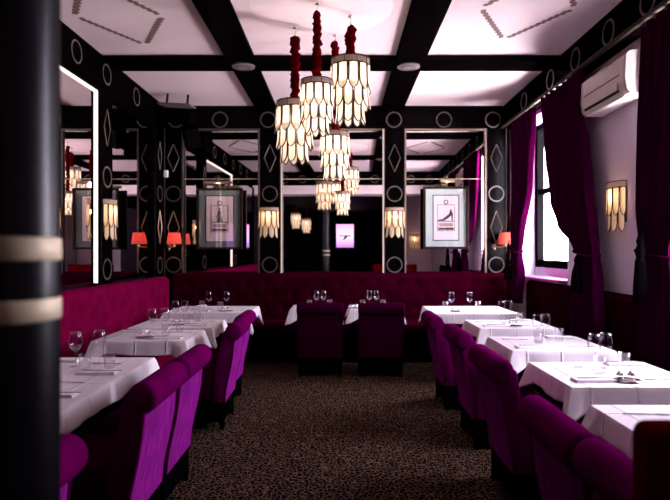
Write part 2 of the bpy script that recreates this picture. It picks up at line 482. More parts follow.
mirror_back(-.86, .64, 'largest wall mirror in the middle of the back wall, between two fringed sconces', True, 'brass')
mirror_back(.945, 2.12, 'wall mirror on the back wall behind the pale-matted picture', False, 'brass')
def mirror_left(y0, y1, label, led):
    t = thing('wall_mirror', label, 'mirror', (-2.61, (y0+y1)/2, ZM0))
    w = (y1-y0)/2; h = ZM1-ZM0-.06
    b = bm_(); box(b, -.003, .003, -w, w, 0, h); obj('mirror_glass', b, 'mirror', t)
    if led:
        b = bm_(); e = .020; x0_, x1_ = .006, .022
        for s in (-1, 1): box(b, x0_, x1_, min(s*w, s*(w-e)), max(s*w, s*(w-e)), 0, h)
        box(b, x0_, x1_, -w+e, w-e, h-e, h)
        obj('glow_strip', b, 'led', t)
        b = bm_()
        b.free()
    else:
        b = bm_()
        for s in (-1, 1): box(b, .003, .03, min(s*w, s*(w-.02)), max(s*w, s*(w-.02)), 0, h)
        box(b, .003, .03, -w+.02, w-.02, 0, .02); box(b, .003, .03, -w+.02, w-.02, h-.02, h)
        obj('mirror_frame', b, 'black', t)
mirror_left(6.34, 7.80, 'unlit wall mirror on the left wall nearest the back corner', False)
mirror_left(3.77, 6.04, 'wall mirror on the left wall outlined by a bright light strip', True)
mirror_left(1.2, 3.45, 'wall mirror on the left wall behind the round black column', False)

b = bm_(); box(b, XL, -2.56, 1.5, 7.80, 3.155, 3.215); trim(b)
# ---------------------------------------------------------------- picture frames
def picture(cx, cz, w, h, kind, label):
    t = thing('framed_picture', label, 'picture', (cx, 8.06, cz), 0, None)
    e = .035
    b = bm_()
    for s in (-1, 1):
        box(b, s*w/2-(e if s > 0 else 0), s*w/2+(e if s < 0 else 0), 0, .045, -h/2, h/2, .006)
        box(b, -w/2+e, w/2-e, 0, .045, s*h/2-(e if s > 0 else 0), s*h/2+(e if s < 0 else 0), .006)
    box(b, -w/2+.01, w/2-.01, .03, .04, -h/2+.01, h/2-.01)
    obj('frame', b, 'framewood', t)
    b = bm_(); box(b, -w/2+e, w/2-e, .022, .029, -h/2+e, h/2-e); obj('mat', b, 'matgrey' if kind else 'matpale', t)
    pw, ph = (.205, .335) if kind else (.19, .33)
    b = bm_(); box(b, -pw, pw, .019, .0215, -ph, ph); obj('paper_border', b, 'ink', t)
    b = bm_(); box(b, -pw+.014, pw-.014, .016, .0185, -ph+.014, ph-.014); p = obj('print', b, 'paper' if kind else 'paperpale', t)
    # drawing
    b = bm_(); y0, y1 = .013, .0155
    def lr(x0, x1, z0, z1): box(b, x0, x1, y0, y1, z0, z1)
    fx, fz0, fz1 = .125, -.19, .19
    lr(-fx, -fx+.007, fz0, fz1); lr(fx-.007, fx, fz0, fz1); lr(-fx+.007, fx-.007, fz1-.007, fz1); lr(-fx+.007, fx-.007, fz0, fz0+.007)
    lr(-fx+.007, fx-.007, -.055, -.045)
    ring(b, (0, .0155, .225), '-y', .028, .012, .003, 16)
    if kind:   # small standing figure
        prism(b, [(-.035,-.045),(.045,-.045),(.022,.05),(.022,.10),(.008,.125),(-.012,.125),(-.022,.09),(-.016,.04)], 'y', .0125, .0155)
        lathe(b, [(0,0),(.016,0),(.016,-.002),(0,-.002)], (.0,.0145,.145), 12, 'y')
        prism(b, [(-.04,.01),(-.014,.075),(-.018,.09),(-.05,.02)], 'y', .0125, .0155)
    else:      # high-heeled shoe
        prism(b, [(-.115,-.045),(-.03,-.045),(.03,-.005),(.075,.03),(.082,-.045),(.095,-.045),(.10,.05),(.075,.12),(.06,.12),(.045,.06),(.0,.02),(-.05,-.015),(-.115,-.03)], 'y', .0125, .0155)
    lr(-.11, .11, -.175, -.14)
    obj('drawing', b, 'ink', p)
    b = bm_(); box(b, -.10, .10, .0145, .0155, -.125, -.075)
    obj('drawing_wash', b, 'inkpale', p)
    b = bm_(); box(b, -w/2+e, w/2-e, .004, .006, -h/2+e, h/2-e); obj('picture_glass', b, 'picpane', t)
    # picture light on a swan arm
    b = bm_()
    tube(b, [(-.0,.04,h/2-.01),(0,.0,h/2+.11),(0,-.05,h/2+.135),(0,-.10,h/2+.08)], .008, 8)
    L = .2 if kind else .1
    lathe(b, [(0,-L),(.022,-L),(.022,L),(0,L)], (0,-.10,h/2+.065), 14, 'x')
    obj('picture_light', b, 'brass', t, smooth=True, autos=40)
    point('picture_bulb_light', (0,-.13,h/2+.03), .5 if kind else .7, (1,.86,.76), .04, t)
picture(-1.72, 1.90, .655, .88, True, 'framed picture of a small standing figure in a grey mat, before the left back mirror')
picture(1.515, 1.915, .65, .895, False, 'framed picture of a high-heeled shoe in a pale mat, before the right back mirror')

# ---------------------------------------------------------------- petal glass lamps
def petals(bg, bf, R0, R1, z0, z1, a0, a1, n, wave=.0, tube_r=.0062, tipout=.012):
    """n rounded glass petals hanging on a cylinder from z0 down to z1, between angles a0..a1"""
    da = (a1-a0)/n
    L = z0-z1
    for k in range(n):
        ac = a0+da*(k+.5); hw = da*.415
        prof = []       # (u in -1..1, v in 0..1)
        rows = [0,.25,.5,.72,.84,.93,1.0]
        wid = [1.0,1.0,1.0,1.0,.86,.56,.08]
        Lr = []; Rr = []
        for v, w in zip(rows, wid):
            R = R0+(R1-R0)*v + tipout*max(0, v-.6)*2.5
            z = z0-L*v
            def P(u, dr=0):
                rr = R+.010*(1-u*u)+dr
                return Vector((rr*cos(ac+hw*w*u), rr*sin(ac+hw*w*u), z))
            Lr.append([P(u) for u in (-1,-.5,0,.5,1)])
        V = [[bg.verts.new(p) for p in row] for row in Lr]
        for i in range(len(V)-1):
            for j in range(4): bg.faces.new((V[i][j], V[i][j+1], V[i+1][j+1], V[i+1][j]))
        path = [row[0] for row in Lr] + [row[4] for row in reversed(Lr)]
        tube(bf, path, tube_r, 5)
def hoop(bm, R, z, r, n=32, a0=0, a1=2*pi):
    full = abs(a1-a0-2*pi) < 1e-3
    if full: lathe(bm, [(R-r, z-r), (R+r, z-r), (R+r, z+r), (R-r, z+r)], (0,0,0), n, 'z', True)
    else: tube(bm, [(R*cos(a0+(a1-a0)*k/n), R*sin(a0+(a1-a0)*k/n), z) for k in range(n+1)], r, 6)
def make_chandelier():
    """origin at top of the glass; hanging parts below"""
    t = thing('chandelier', 'x', 'chandelier')
    R = .165
    b = bm_(); lathe(b, [(R-.004,0),(R+.002,0),(R+.004,-.06),(R-.002,-.06)], (0,0,0), 40, 'z', True)
    bnd = obj('glass_band', b, 'lampband', t, True, autos=40)
    b = bm_(); hoop(b, R+.003, -.002, .005, 40); hoop(b, R+.005, -.062, .005, 40)
    for k in range(10):
        a = 2*pi*k/10; tube(b, [((R+.005)*cos(a),(R+.005)*sin(a),0),((R+.007)*cos(a),(R+.007)*sin(a),-.062)], .003, 5)
    for k in range(3):
        a = pi*k/3; tube(b, [(R*cos(a),R*sin(a),-.004),(-R*cos(a),-R*sin(a),-.004)], .005, 5)
    tube(b, [(0,0,.03),(0,0,-.16)], .01, 6)
    obj('metal_rim', b, 'brassdark', t)
    for (R0, R1, z0, z1, n, off, nm) in [(R, R+.004, -.062, -.29, 11, 0, 'upper'), (R-.014, R-.008, -.22, -.435, 11, .5, 'middle'), (R-.050, R-.048, -.36, -.565, 9, 0, 'lower')]:
        g, f = bm_(), bm_()
        o = off*2*pi/n
        petals(g, f, R0, R1, z0, z1, o, o+2*pi, n)
        pg = obj('glass_tier', g, 'lampglass', t, True)
        obj('tier_leading', f, 'brassdark', pg, True)
    point('lamp_bulb_light', (0,0,-.20), CHL, (1,.80,.66), .05, t)
    point('lamp_bulb_light', (0,0,-.42), CHL*.35, (1,.74,.55), .03, t)
    return t
CHL = 2.0
def hang_cord(t, scale, L, seed, red=True):
    """ruched sleeve, hook and ceiling cup, parented to the chandelier"""
    rnd = random.Random(seed)
    b = bm_(); pts = []; rs = []; z = .0; top = L/scale-.10
    n = max(10, int(top/.012))
    for i in range(n+1):
        z = .0+top*i/n
        sw = .010
        pts.append((sw*sin(i*.9+seed), sw*cos(i*1.3+seed), z))
        rs.append((.027+.011*abs(sin(i*.8+seed))+rnd.uniform(-.004,.010)) * (1 if i not in (0, n) else .55))
    tube(b, pts, rs, 16)
    for v in b.verts:
        q = Vector((v.co.x, v.co.y, 0))
        v.co += q*(.22*sin(5*math.atan2(v.co.y, v.co.x)+v.co.z*90)+rnd.uniform(-.16,.16))
        v.co.z += rnd.uniform(-.005,.005)
    obj('cord_sleeve', b, 'cord', t, True)
    b = bm_(); tube(b, [(0,0,top-.01),(0,0,top+.04),(.012,0,top+.055),(0,0,top+.07),(0,0,L/scale)], .004, 6)
    lathe(b, [(.0,0),(.018,-.002),(.022,-.02),(.0,-.022)], (0,0,L/scale), 14)
    obj('ceiling_hook', b, 'steel', t, True)
    return t
def px2x(px, Y): return (px-340)*Y/565
chs = [  # px, Y, top dy px, scale
    (350.5, 5.00, 197.5, 1.0,  'large glass-petal chandelier, the highest and rightmost of the hanging cluster'),
    (317.0, 4.75, 175.0, .80, 'small glass-petal chandelier between the two large ones in the hanging cluster'),
    (295.0, 5.25, 153.5, 1.0,  'large glass-petal chandelier, leftmost of the hanging cluster, on a long red sleeve'),
    (335.0, 5.50, 121.5, .82, 'small glass-petal chandelier hanging lowest of the cluster, nearest the back wall'),
]
chandeliers = []
for i, (px, Y, dy, sc, lab) in enumerate(chs):
    t = make_chandelier(); t['label'] = lab; t['group'] = 'glass-petal chandeliers in the middle of the room'
    z = H+dy*(Y-.165*sc)/565
    t.location = (px2x(px, Y), Y, z); t.scale = (sc,)*3
    hang_cord(t, sc, ZC-z-(.02 if i in (0,1,2) else 0), i*3+1)
for (x, y, z, lab) in [(-2.0, -3.6, 2.80, 'glass-petal chandelier beyond the room, higher of the pair in the middle mirror'), (-1.72, -4.6, 2.66, 'glass-petal chandelier beyond the room, lower of the pair in the middle mirror')]:
    t = make_chandelier(); t['label'] = lab; t['group'] = 'chandeliers reflected from behind the viewer'
    t.location = (x, y, z); t.rotation_euler = (0,0,.3)
    hang_cord(t, 1, 3.12-z, 5)

def make_sconce(w=.28):
    """half-round fringed sconce; origin at wall, facing -y, top at z=0"""
    t = thing('wall_sconce', 'x', 'sconce')
    b = bm_(); box(b, -w*.46, w*.46, -.012, 0, -.36, -.0, .004); obj('back_plate', b, 'brassdark', t)
    R = w/2
    b = bm_()
    def bandf(i, j):
        a = pi+pi*i/16; return (R*cos(a), .55*R*sin(a)-.012, (0, -.055)[j])
    V = grid(b, bandf, 17, 2)
    obj('glass_band', b, 'lampband', t, True)
    b = bm_()
    for zz in (0, -.055):
        tube(b, [(R*1.01*cos(pi+pi*i/16), .56*R*sin(pi+pi*i/16)-.012, zz) for i in range(17)], .005, 6)
    obj('metal_rim', b, 'brassdark', t)
    for (R0, z0, z1, n, off) in [(R*.98, -.055, -.30, 5, 0), (R*.84, -.22, -.44, 4, 0)]:
        g, f = bm_(), bm_()
        petals(g, f, R0, R0, z0, z1, pi+.02, 2*pi-.02, n, tube_r=.006)
        for m_ in (g, f):
            for v in m_.verts: v.co.y = v.co.y*.55-.012
        pg = obj('glass_tier', g, 'sconceglass', t, True); obj('tier_leading', f, 'brassdark', pg, True)
    point('sconce_bulb_light', (0,-.055,-.13), SCL, (1,.62,.36), .025, t)
    return t
SCL = .8
s = make_sconce(); s.location = (px2x(269, YC), YC, H+.63); s['label'] = 'fringed glass sconce on the black pilaster left of the middle mirror'
G = 'fringed glass wall sconces'
s['group'] = G
copy_thing(s, (px2x(394.5, YC), YC, H+.63), 0, 'fringed glass sconce on the black pilaster right of the middle mirror', G)
copy_thing(s, (XCL, 6.19, 2.0), pi/2, 'fringed glass sconce on the left wall pilaster beside the light strip', G)
copy_thing(s, (XR, 5.05, 2.055), -pi/2, 'amber fringed glass sconce on the lilac wall between the curtains', G)
copy_thing(s, (1.95, -.85+.0, 1.95), pi, 'fringed glass sconce on the white partition seen in the right back mirror', G)

# ---------------------------------------------------------------- red shaded wall lamps
def make_redlamp(armdx):
    """origin = shade centre; bracket arm to armdx sideways and back to the wall at y=+.16"""
    t = thing('wall_lamp', 'x', 'lamp')
    b = bm_(); lathe(b, [(.108,-.08),(.082,.08),(.080,.08),(.106,-.08)], (0,0,0), 28, 'z', True)
    obj('lamp_shade', b, 'redshade', t, True, autos=50)
    b = bm_()
    tube(b, [(0,0,-.115),(0,0,-.02)], .011, 8)
    lathe(b, [(0,0),(.022,.0),(.026,.012),(.012,.02),(0,.02)], (0,0,-.115), 12)
    tube(b, [(0,0,-.115),(armdx*.5,.06,-.125),(armdx,.15,-.115)], .009, 8)
    lathe(b, [(0,0),(.035,0),(.03,-.02),(0,-.03)], (armdx,.165,-.115), 16, 'y')
    lathe(b, [(0,-.05),(.012,-.04),(.016,-.02),(.010,.0),(0,.0)], (armdx,.145,-.13), 10)
    tube(b, [(0,0,-.02),(0,0,.085)], .003, 5)
    obj('bracket', b, 'brass', t, True, autos=50)
    point('shade_bulb_light', (0,0,.0), RDL, (1,.5,.32), .02, t)
    return t
RDL = 3.2
r1 = make_redlamp(-.12); r1.location = (px2x(174, 8.02), 8.035, 1.62); r1['label'] = 'small red-shaded wall lamp in the left back corner'
r1['group'] = 'red-shaded wall lamps'
r2 = copy_thing(r1, (px2x(506, 8.02), 8.035, 1.62), 0, 'small red-shaded wall lamp beside the right curtain', 'red-shaded wall lamps')

# ---------------------------------------------------------------- banquettes
def tufted(u0, u1, z0, z1, depth, dens=.026):
    """returns function mesh: tufted face in local (u, out, z) coordinates"""
    nu = int((u1-u0)/dens); nz = int((z1-z0)/dens)
    su, sz = .26, .17
    def fn(i, j):
        u = u0+(u1-u0)*i/nu; z = z0+(z1-z0)*j/nz
        # buttons on a staggered lattice
        best = 9
        for row in range(int((z1-z0)/sz)+1):
            zz = z1-.11-row*sz
            if zz < z0+.05: continue
            off = .5*su if row % 2 else 0
            k = round((u-off)/su); uu = k*su+off
            d = sqrt(((u-uu))**2+((z-zz))**2)
            best = min(best, d)
        o_ = -.028*math.exp(-(best/.040)**2)
        e = min(z1-z, .05)/.05
        o_ += -.03*(1-e)**2
        return u, depth+o_, z
    return fn, nu+1, nz+1
def banquette_back(name, label, mat, u0, u1, back, front, z0, z1, axis, seatmat=None, seat=None, seatend=None, seatlow=.16):
    t = thing(name, label, 'banquette')
    fn, nu, nz = tufted(u0, u1, z0, z1, 0)
    b = bm_()
    sg = 1 if front > back else -1
    def P(u, d, z):
        dd = front+sg*d
        return (dd, u, z) if axis == 'x' else (u, dd, z)
    V = grid(b, lambda i, j: P(*fn(i, j)), nu, nz)
    # rounded top and back
    def P2(u, dd, z): return (dd, u, z) if axis == 'x' else (u, dd, z)
    U = [u0+(u1-u0)*i/(nu-1) for i in range(nu)]
    d1 = front-sg*.03
    extra = []
    for (dd, z) in [(front-sg*.05, z1+.012), ((front+back)/2, z1+.016), (back+sg*.03, z1+.01), (back, z1-.01), (back, z0)]:
        extra.append([b.verts.new(P2(u, dd, z)) for u in U])
    prev = [V[i][nz-1] for i in range(nu)]
    for row in extra:
        for i in range(nu-1): b.faces.new((prev[i], prev[i+1], row[i+1], row[i]))
        prev = row
    for i in range(nu-1): b.faces.new((prev[i], prev[i+1], V[i+1][0], V[i][0]))
    for idx in (0, nu-1):
        b.faces.new([V[idx][j] for j in range(nz)] + [row[idx] for row in extra])
    obj('backrest', b, mat, t, True, autos=60)
    if seat:
        s0, s1, zt = seat       # seat from backrest face to s1
        u1 = seatend or u1
        b = bm_()
        if axis == 'x': box(b, min(s0,s1), max(s0,s1), u0, u1, seatlow, zt, .04, 4)
        else: box(b, u0, u1, min(s0,s1), max(s0,s1), seatlow, zt, .04, 4)
        obj('seat', b, seatmat or mat, t, True, autos=50)
        b = bm_(); q = .04*(1 if s1 > s0 else -1)
        a0, a1 = sorted((s0, s1-q*1.2))
        if axis == 'x': box(b, a0, a1, u0, u1, 0, seatlow)
        else: box(b, u0, u1, a0, a1, 0, seatlow)
        obj('plinth', b, 'blackmat', t)
    return t
banquette_back('banquette', 'long tufted raspberry velvet banquette along the left mirrored wall', 'banq', 1.6, 7.74, -2.545, -2.34, .40, 1.075, 'x', seat=(-2.345, -1.92, .46), seatend=7.2)
banquette_back('banquette', 'tufted wine velvet banquette along the back wall under the mirrors', 'banqback', -2.30, 2.30, 8.19, 7.78, .46, 1.115, 'y', seatmat='banqback', seat=(7.785, 7.25, .50), seatlow=.41)
banquette_back('banquette', 'dark burgundy banquette under the windows on the right', 'wine', 1.2, 7.35, 2.495, 2.42, .40, 1.055, 'x', seatmat='wine', seat=(2.43, 1.98, .46), seatend=7.2)
b = bm_()
for (a, c) in WINS: box(b, 2.44, 2.71, a+.005, c-.005, 1.123, 1.150, .010)
# separate ledge cushion per window
b.free()
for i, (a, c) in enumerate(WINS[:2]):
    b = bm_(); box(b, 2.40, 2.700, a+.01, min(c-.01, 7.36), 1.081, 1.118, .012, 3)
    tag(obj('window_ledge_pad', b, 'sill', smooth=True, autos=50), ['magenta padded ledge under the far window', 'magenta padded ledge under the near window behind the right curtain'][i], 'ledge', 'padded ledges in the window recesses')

# ---------------------------------------------------------------- chairs
def make_chair(mat, pmat, smat):
    t = thing('dining_chair', 'x', 'chair')
    W = .52
    prof = [(.072,.76),(.076,.70),(.086,.60),(.104,.50),(.126,.40),(.142,.32),(.150,.22),(.25,.22),(.235,.40),(.215,.50),(.195,.60),(.175,.70),(.165,.78),(.12,.82)]
    b = bm_(); prism(b, prof, 'y', -W/2+.004, W/2-.004, .010); obj('backrest', b, mat, t, True, autos=50)
    b = bm_()
    pr = [(p[0]-.007, p[1]) for p in prof[1:7]]
    prism(b, pr+[(p[0]+.004, p[1]) for p in prof[6:0:-1]], 'y', -W/2+.022, W/2-.022, .003)
    obj('back_panel', b, pmat, t, True, autos=50)
    b = bm_(); n = 24
    def rp(rr, yy): return (rr, yy)
    lathe(b, [(.040,-W/2-.004),(.058,-W/2),(.068,-W/2+.012),(.070,-W/2+.03),(.070,W/2-.03),(.068,W/2-.012),(.058,W/2),(.040,W/2+.004)], (.078,0,.785), 28, 'y')
    obj('top_roll', b, mat, t, True, autos=60)
    for s in (-1, 1):
        b = bm_(); tube(b, [(p[0]-.003, s*(W/2-.004), p[1]) for p in prof[:7]], .005, 6); obj('piping', b, mat, t, True)
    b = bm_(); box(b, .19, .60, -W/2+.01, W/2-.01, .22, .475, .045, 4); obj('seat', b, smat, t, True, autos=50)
    b = bm_(); box(b, .158, .585, -W/2+.006, W/2-.006, .06, .219, .006); obj('seat_base', b, 'blackmat', t)
    for x in (.175, .55):
        for y in (-W/2+.035, W/2-.035):
            b = bm_(); lathe(b, [(0,0),(.018,0),(.026,.06),(0,.06)], (x, y, 0), 10); obj('leg', b, 'black', t, True, autos=50)
    return t
ch0 = make_chair('velvet', 'suede', 'velvetshade')
GR, GL = 'magenta chairs down the right row of tables', 'magenta chairs down the left row of tables'
spots = [
 (.79, 5.35, 0, 'magenta velvet chair farthest back in the right row', GR),
 (.82, 4.33, 0, 'magenta velvet chair second from the back in the right row', GR),
 (.80, 3.33, 0, 'magenta velvet chair in the middle of the right row, third from the back', GR),
 (.71, 2.06, .0, 'magenta velvet chair second from the camera in the right row, beside the red chair', GR),
 (.72, 1.53, .0, 'magenta velvet chair nearest the camera in the right row', GR),
 (-.83, 5.42, pi, 'magenta velvet chair farthest back in the left row, mostly hidden by its neighbour', GL),
 (-.785, 4.80, pi+.02, 'magenta velvet chair second from the back in the left row, its lit back showing', GL),
 (-.80, 3.33, pi, 'magenta velvet chair behind the nearest big one in the left row', GL),
 (-.80, 2.76, pi, 'largest magenta velvet chair of the left row, with a thick rolled top', GL),
 (-.80, 1.57, pi, 'magenta velvet chair half hidden behind the black column at the left', GL),
]
first = True
for (x, y, r, lab, g) in spots:
    if first:
        ch0.location = (x, y, 0); ch0.rotation_euler = (0,0,r); ch0['label'] = lab; ch0['group'] = g; first = False
    else: copy_thing(ch0, (x, y, 0), r, lab, g)
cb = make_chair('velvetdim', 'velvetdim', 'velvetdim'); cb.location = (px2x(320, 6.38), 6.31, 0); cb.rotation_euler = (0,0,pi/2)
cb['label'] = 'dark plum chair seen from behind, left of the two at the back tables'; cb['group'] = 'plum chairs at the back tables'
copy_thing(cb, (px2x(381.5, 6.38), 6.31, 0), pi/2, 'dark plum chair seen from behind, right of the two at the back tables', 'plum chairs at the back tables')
t = thing('booth_seat', 'red velvet booth back with a rounded corner, cut off at the lower right', 'seat', (1.195, 1.10, 0))
b = bm_(); box(b, -.565, .63, .05, .14, .10, 1.078, .03, 4); obj('backrest', b, 'velvetred', t, True, autos=50)
b = bm_(); box(b, -.60, .60, -.50, .0, .20, .46, .04, 4); obj('seat', b, 'velvetred', t, True, autos=50)
b = bm_(); box(b, -.59, .59, -.46, .12, 0, .10); obj('plinth', b, 'blackmat', t)

# ---------------------------------------------------------------- tables and cloths
def make_table(x0, x1, y0, y1, label, group):
    cx, cy = (x0+x1)/2, (y0+y1)/2; w, d = (x1-x0)/2, (y1-y0)/2
    t = thing('dining_table', label, 'table', (cx, cy, 0), 0, group)
    b = bm_(); box(b, -w+.008, w-.008, -d+.008, d-.008, .705, .732, .006); obj('tabletop', b, 'black', t)
    ped = [0] if d < .45 else [-.3, .3]
    for yy in ped:
        b = bm_(); tube(b, [(0,yy,.03),(0,yy,.704)], .04, 14); obj('pedestal', b, 'black', t, True, autos=50)
        b = bm_(); lathe(b, [(0,0),(.12,0),(.12,.012),(.06,.03),(0,.03)], (0,yy,0), 20); obj('base', b, 'black', t, True, autos=50)
def make_cloth(x0, x1, y0, y1, label, seed, hang=.19, corner=.13):
    rnd = random.Random(seed)
    cx, cy = (x0+x1)/2, (y0+y1)/2; w, d = (x1-x0)/2, (y1-y0)/2
    # perimeter samples
    P = []; st = .022
    def side(p, q):
        L = (Vector(q)-Vector(p)).length; n = max(4, int(L/st))
        for k in range(n):
            f = k/n; P.append((p[0]+(q[0]-p[0])*f, p[1]+(q[1]-p[1])*f))
    cs = [(-w,-d),(w,-d),(w,d),(-w,d)]
    for k in range(4): side(cs[k], cs[(k+1)%4])
    ph = [rnd.uniform(0, 6.28) for _ in range(6)]
    n = len(P); z0 = .7395; b = bm_()
    rows = []; lv = 9
    for l in range(lv+1):
        f = l/lv; ringv = []
        for i, (x, y) in enumerate(P):
            # distance to the nearest corner
            dc = min(sqrt((x-c[0])**2+(y-c[1])**2) for c in cs)
            c = min(cs, key=lambda c: (x-c[0])**2+(y-c[1])**2)
            nearc = max(0, 1-dc/.11)
            edge_x = abs(abs(x)-w) < 1e-5; edge_y = abs(abs(y)-d) < 1e-5
            nx = (math.copysign(1, x) if edge_x else 0); ny = (math.copysign(1, y) if edge_y else 0)
            if nearc > 0:
                nx += .8*nearc*math.copysign(1, c[0]); ny += .8*nearc*math.copysign(1, c[1])
            ln = sqrt(nx*nx+ny*ny) or 1; nx /= ln; ny /= ln
            s = x*7+y*9
            fold = .004*sin(s*2.1+ph[0])+.003*sin(s*4.3+ph[1])
            flare = (.012+.060*nearc**1.3 - .035*max(0, min(1, (dc-.05)/.10))*max(0, 1-(dc-.05)/.16)*0 + fold)*f
            pinch = -.010*math.exp(-((dc-.10)/.04)**2)*f
            g = min(1, f*6)
            out = .004*sin(min(1, f*6)*pi/2) + flare + pinch
            z = z0 - (hang + corner*nearc + .006*sin(s*1.3+ph[2]))*f + .004*cos(min(1, f*3)*pi/2) - .004
            ringv.append(b.verts.new((x+nx*out, y+ny*out, z)))
        rows.append(ringv)
    for a, c_ in zip(rows, rows[1:]):
        for i in range(n): b.faces.new((a[i], a[(i+1)%n], c_[(i+1)%n], c_[i]))
    # crowned top: inner loop then a flat face
    inner = [b.verts.new((x*.985, y*.985, z0+.0015)) for (x, y) in P]
    for i in range(n): b.faces.new((inner[i], inner[(i+1)%n], rows[0][(i+1)%n], rows[0][i]))
    b.faces.new(inner)
    o = obj('tablecloth', b, 'cloth', None, True, autos=45, loc=(cx, cy, 0))
    tag(o, label, 'tablecloth', 'white tablecloths on the dining tables')
    md = o.modifiers.new('thickness', 'SOLIDIFY'); md.thickness = .0025; md.offset = -1
    return o
TAB = [  # x0,x1,y0,y1, place words, side
 (1.05, 2.00, 6.30, 7.18, 'square corner table at back right', 'R'),
 (1.27, 1.97, 5.10, 5.74, 'second right-row table from the back', 'R'),
 (1.21, 1.93, 3.95, 4.62, 'third right-row table from the back', 'R'),
 (1.19, 1.91, 2.90, 3.56, 'fourth right-row table from the back', 'R'),
 (1.14, 1.86, 1.93, 2.57, 'nearest table of the right row', 'R'),
 (-2.00, -1.03, 6.38, 7.19, 'square corner table at back left', 'L'),
 (-1.93, -1.17, 5.14, 5.76, 'second left-row table from the back', 'L'),
 (-1.93, -1.20, 4.38, 5.00, 'third left-row table from the back', 'L'),
 (-1.93, -1.22, 2.35, 3.72, 'long near table at left', 'L'),
 (-.60, -.01, 6.74, 7.35, 'table behind the left plum chair', 'B'),
 (.12, .74, 6.74, 7.35, 'table behind the right plum chair', 'B'),
]
for i, (x0, x1, y0, y1, wd, s_) in enumerate(TAB):
    make_table(x0, x1, y0, y1, 'black pedestal table under a white cloth: '+wd, 'dining tables under white cloths')
    make_cloth(x0, x1, y0, y1, 'white linen cloth over the '+wd, i*11+3, hang=.10, corner=(.14 if i in (0,5) else .07))
ZT_ = .742

# ---------------------------------------------------------------- glassware, cutlery
def glass_mesh(outer, th=.0016):
    inner = [(max(r-th, .0), h) for (r, h) in outer]
    return outer, inner
def make_wine():
    b = bm_()
    outer = [(.0,0),(.034,0),(.034,.0015),(.012,.005),(.0042,.012),(.0038,.075),(.006,.090),(.020,.100),(.034,.118),(.039,.140),(.038,.165),(.033,.195),(.030,.208)]
    inner = [(.0288,.208),(.0318,.195),(.0366,.165),(.0376,.140),(.0325,.119),(.019,.1025),(.006,.0955),(0,.095)]
    lathe(b, outer+inner, (0,0,0), 20)
    return obj('wine_glass', b, 'glass', None, True)
def make_tumbler():
    b = bm_()
    outer = [(0,0),(.028,0),(.030,.003),(.034,.095)]
    inner = [(.0325,.095),(.0288,.010),(0,.008)]
    lathe(b, outer+inner, (0,0,0), 18)
    return obj('water_tumbler', b, 'glass', None, True)
def make_napkin():
    b = bm_()
    for k in range(3):
        box(b, -.11+k*.002, .11-k*.002, -.045+k*.002, .045-k*.004, k*.005, k*.005+.0048, .002)
    return obj('folded_napkin', b, 'napkin')
def make_knife():
    b = bm_()
    prism(b, [(-.11,-.0055),(-.105,-.008),(0,-.0065),(.005,-.005),(.08,-.007),(.10,-.004),(.112,.005),(.005,.007),(0,.006),(-.105,.008),(-.11,.0055)], 'z', 0, .003)
    box(b, -.108, 0, -.006, .006, .003, .006, .0012)
    return obj('table_knife', b, 'steel')
def make_fork():
    b = bm_()
    prism(b, [(-.10,-.008),(.03,-.003),(.045,-.011),(.055,-.012),(.055,.012),(.045,.011),(.03,.003),(-.10,.008)], 'z', 0, .003)
    for k in range(4):
        y = -.0105+k*.007; prism(b, [(.055,y-.0018),(.098,y-.001),(.098,y+.001),(.055,y+.0018)], 'z', .0002, .0028)
    return obj('table_fork', b, 'steel')
def make_shakers():
    t = thing('shaker_tray', 'x', 'cruet')
    b = bm_(); lathe(b, [(0,0),(.055,0),(.066,.008),(.064,.010),(.053,.004),(0,.004)], (0,0,0), 24)
    for v in b.verts: v.co.x *= 1.25
    obj('tray', b, 'chrome', t, True, autos=50)
    for x in (-.03, .03):
        b = bm_(); lathe(b, [(0,0),(.018,0),(.020,.004),(.019,.028),(0,.028)], (x,0,.004), 14); j = obj('shaker', b, 'glass', t, True, autos=50)
        b = bm_(); lathe(b, [(0,0),(.0195,0),(.0175,.006),(.004,.026),(0,.030)], (x,0,.0325), 14); obj('shaker_lid', b, 'chrome', j, True, autos=50)
    return t
protos = {}
def place(kind, x, y, z, rz, lab, group):
    if kind not in protos:
        o = {'w': make_wine, 't': make_tumbler, 'n': make_napkin, 'k': make_knife, 'f': make_fork, 's': make_shakers}[kind]()
        protos[kind] = o
    else: o = copy_thing(protos[kind], (0,0,0))
    o.location = (x, y, z); o.rotation_euler = (0,0,rz)
    cat = {'w':'glass','t':'glass','n':'napkin','k':'knife','f':'fork','s':'cruet'}[kind]
    tag(o, lab, cat, group); return o
GRP = {'w':'stemmed wine glasses','t':'water tumblers','n':'folded white napkins','k':'table knives','f':'table forks','s':'shaker trays'}
NM = {'w':'clear stemmed wine glass','t':'straight water tumbler','n':'folded white napkin','k':'steel table knife','f':'steel table fork','s':'chrome tray of two shakers'}
def short(wd): return wd
def P_(k, x, y, which, wd, dz=0, rz=0):
    place(k, x, y, ZT_+dz, rz, (NM[k]+', '+which+', on the '+wd) if which else NM[k]+' on the '+wd, GRP[k])
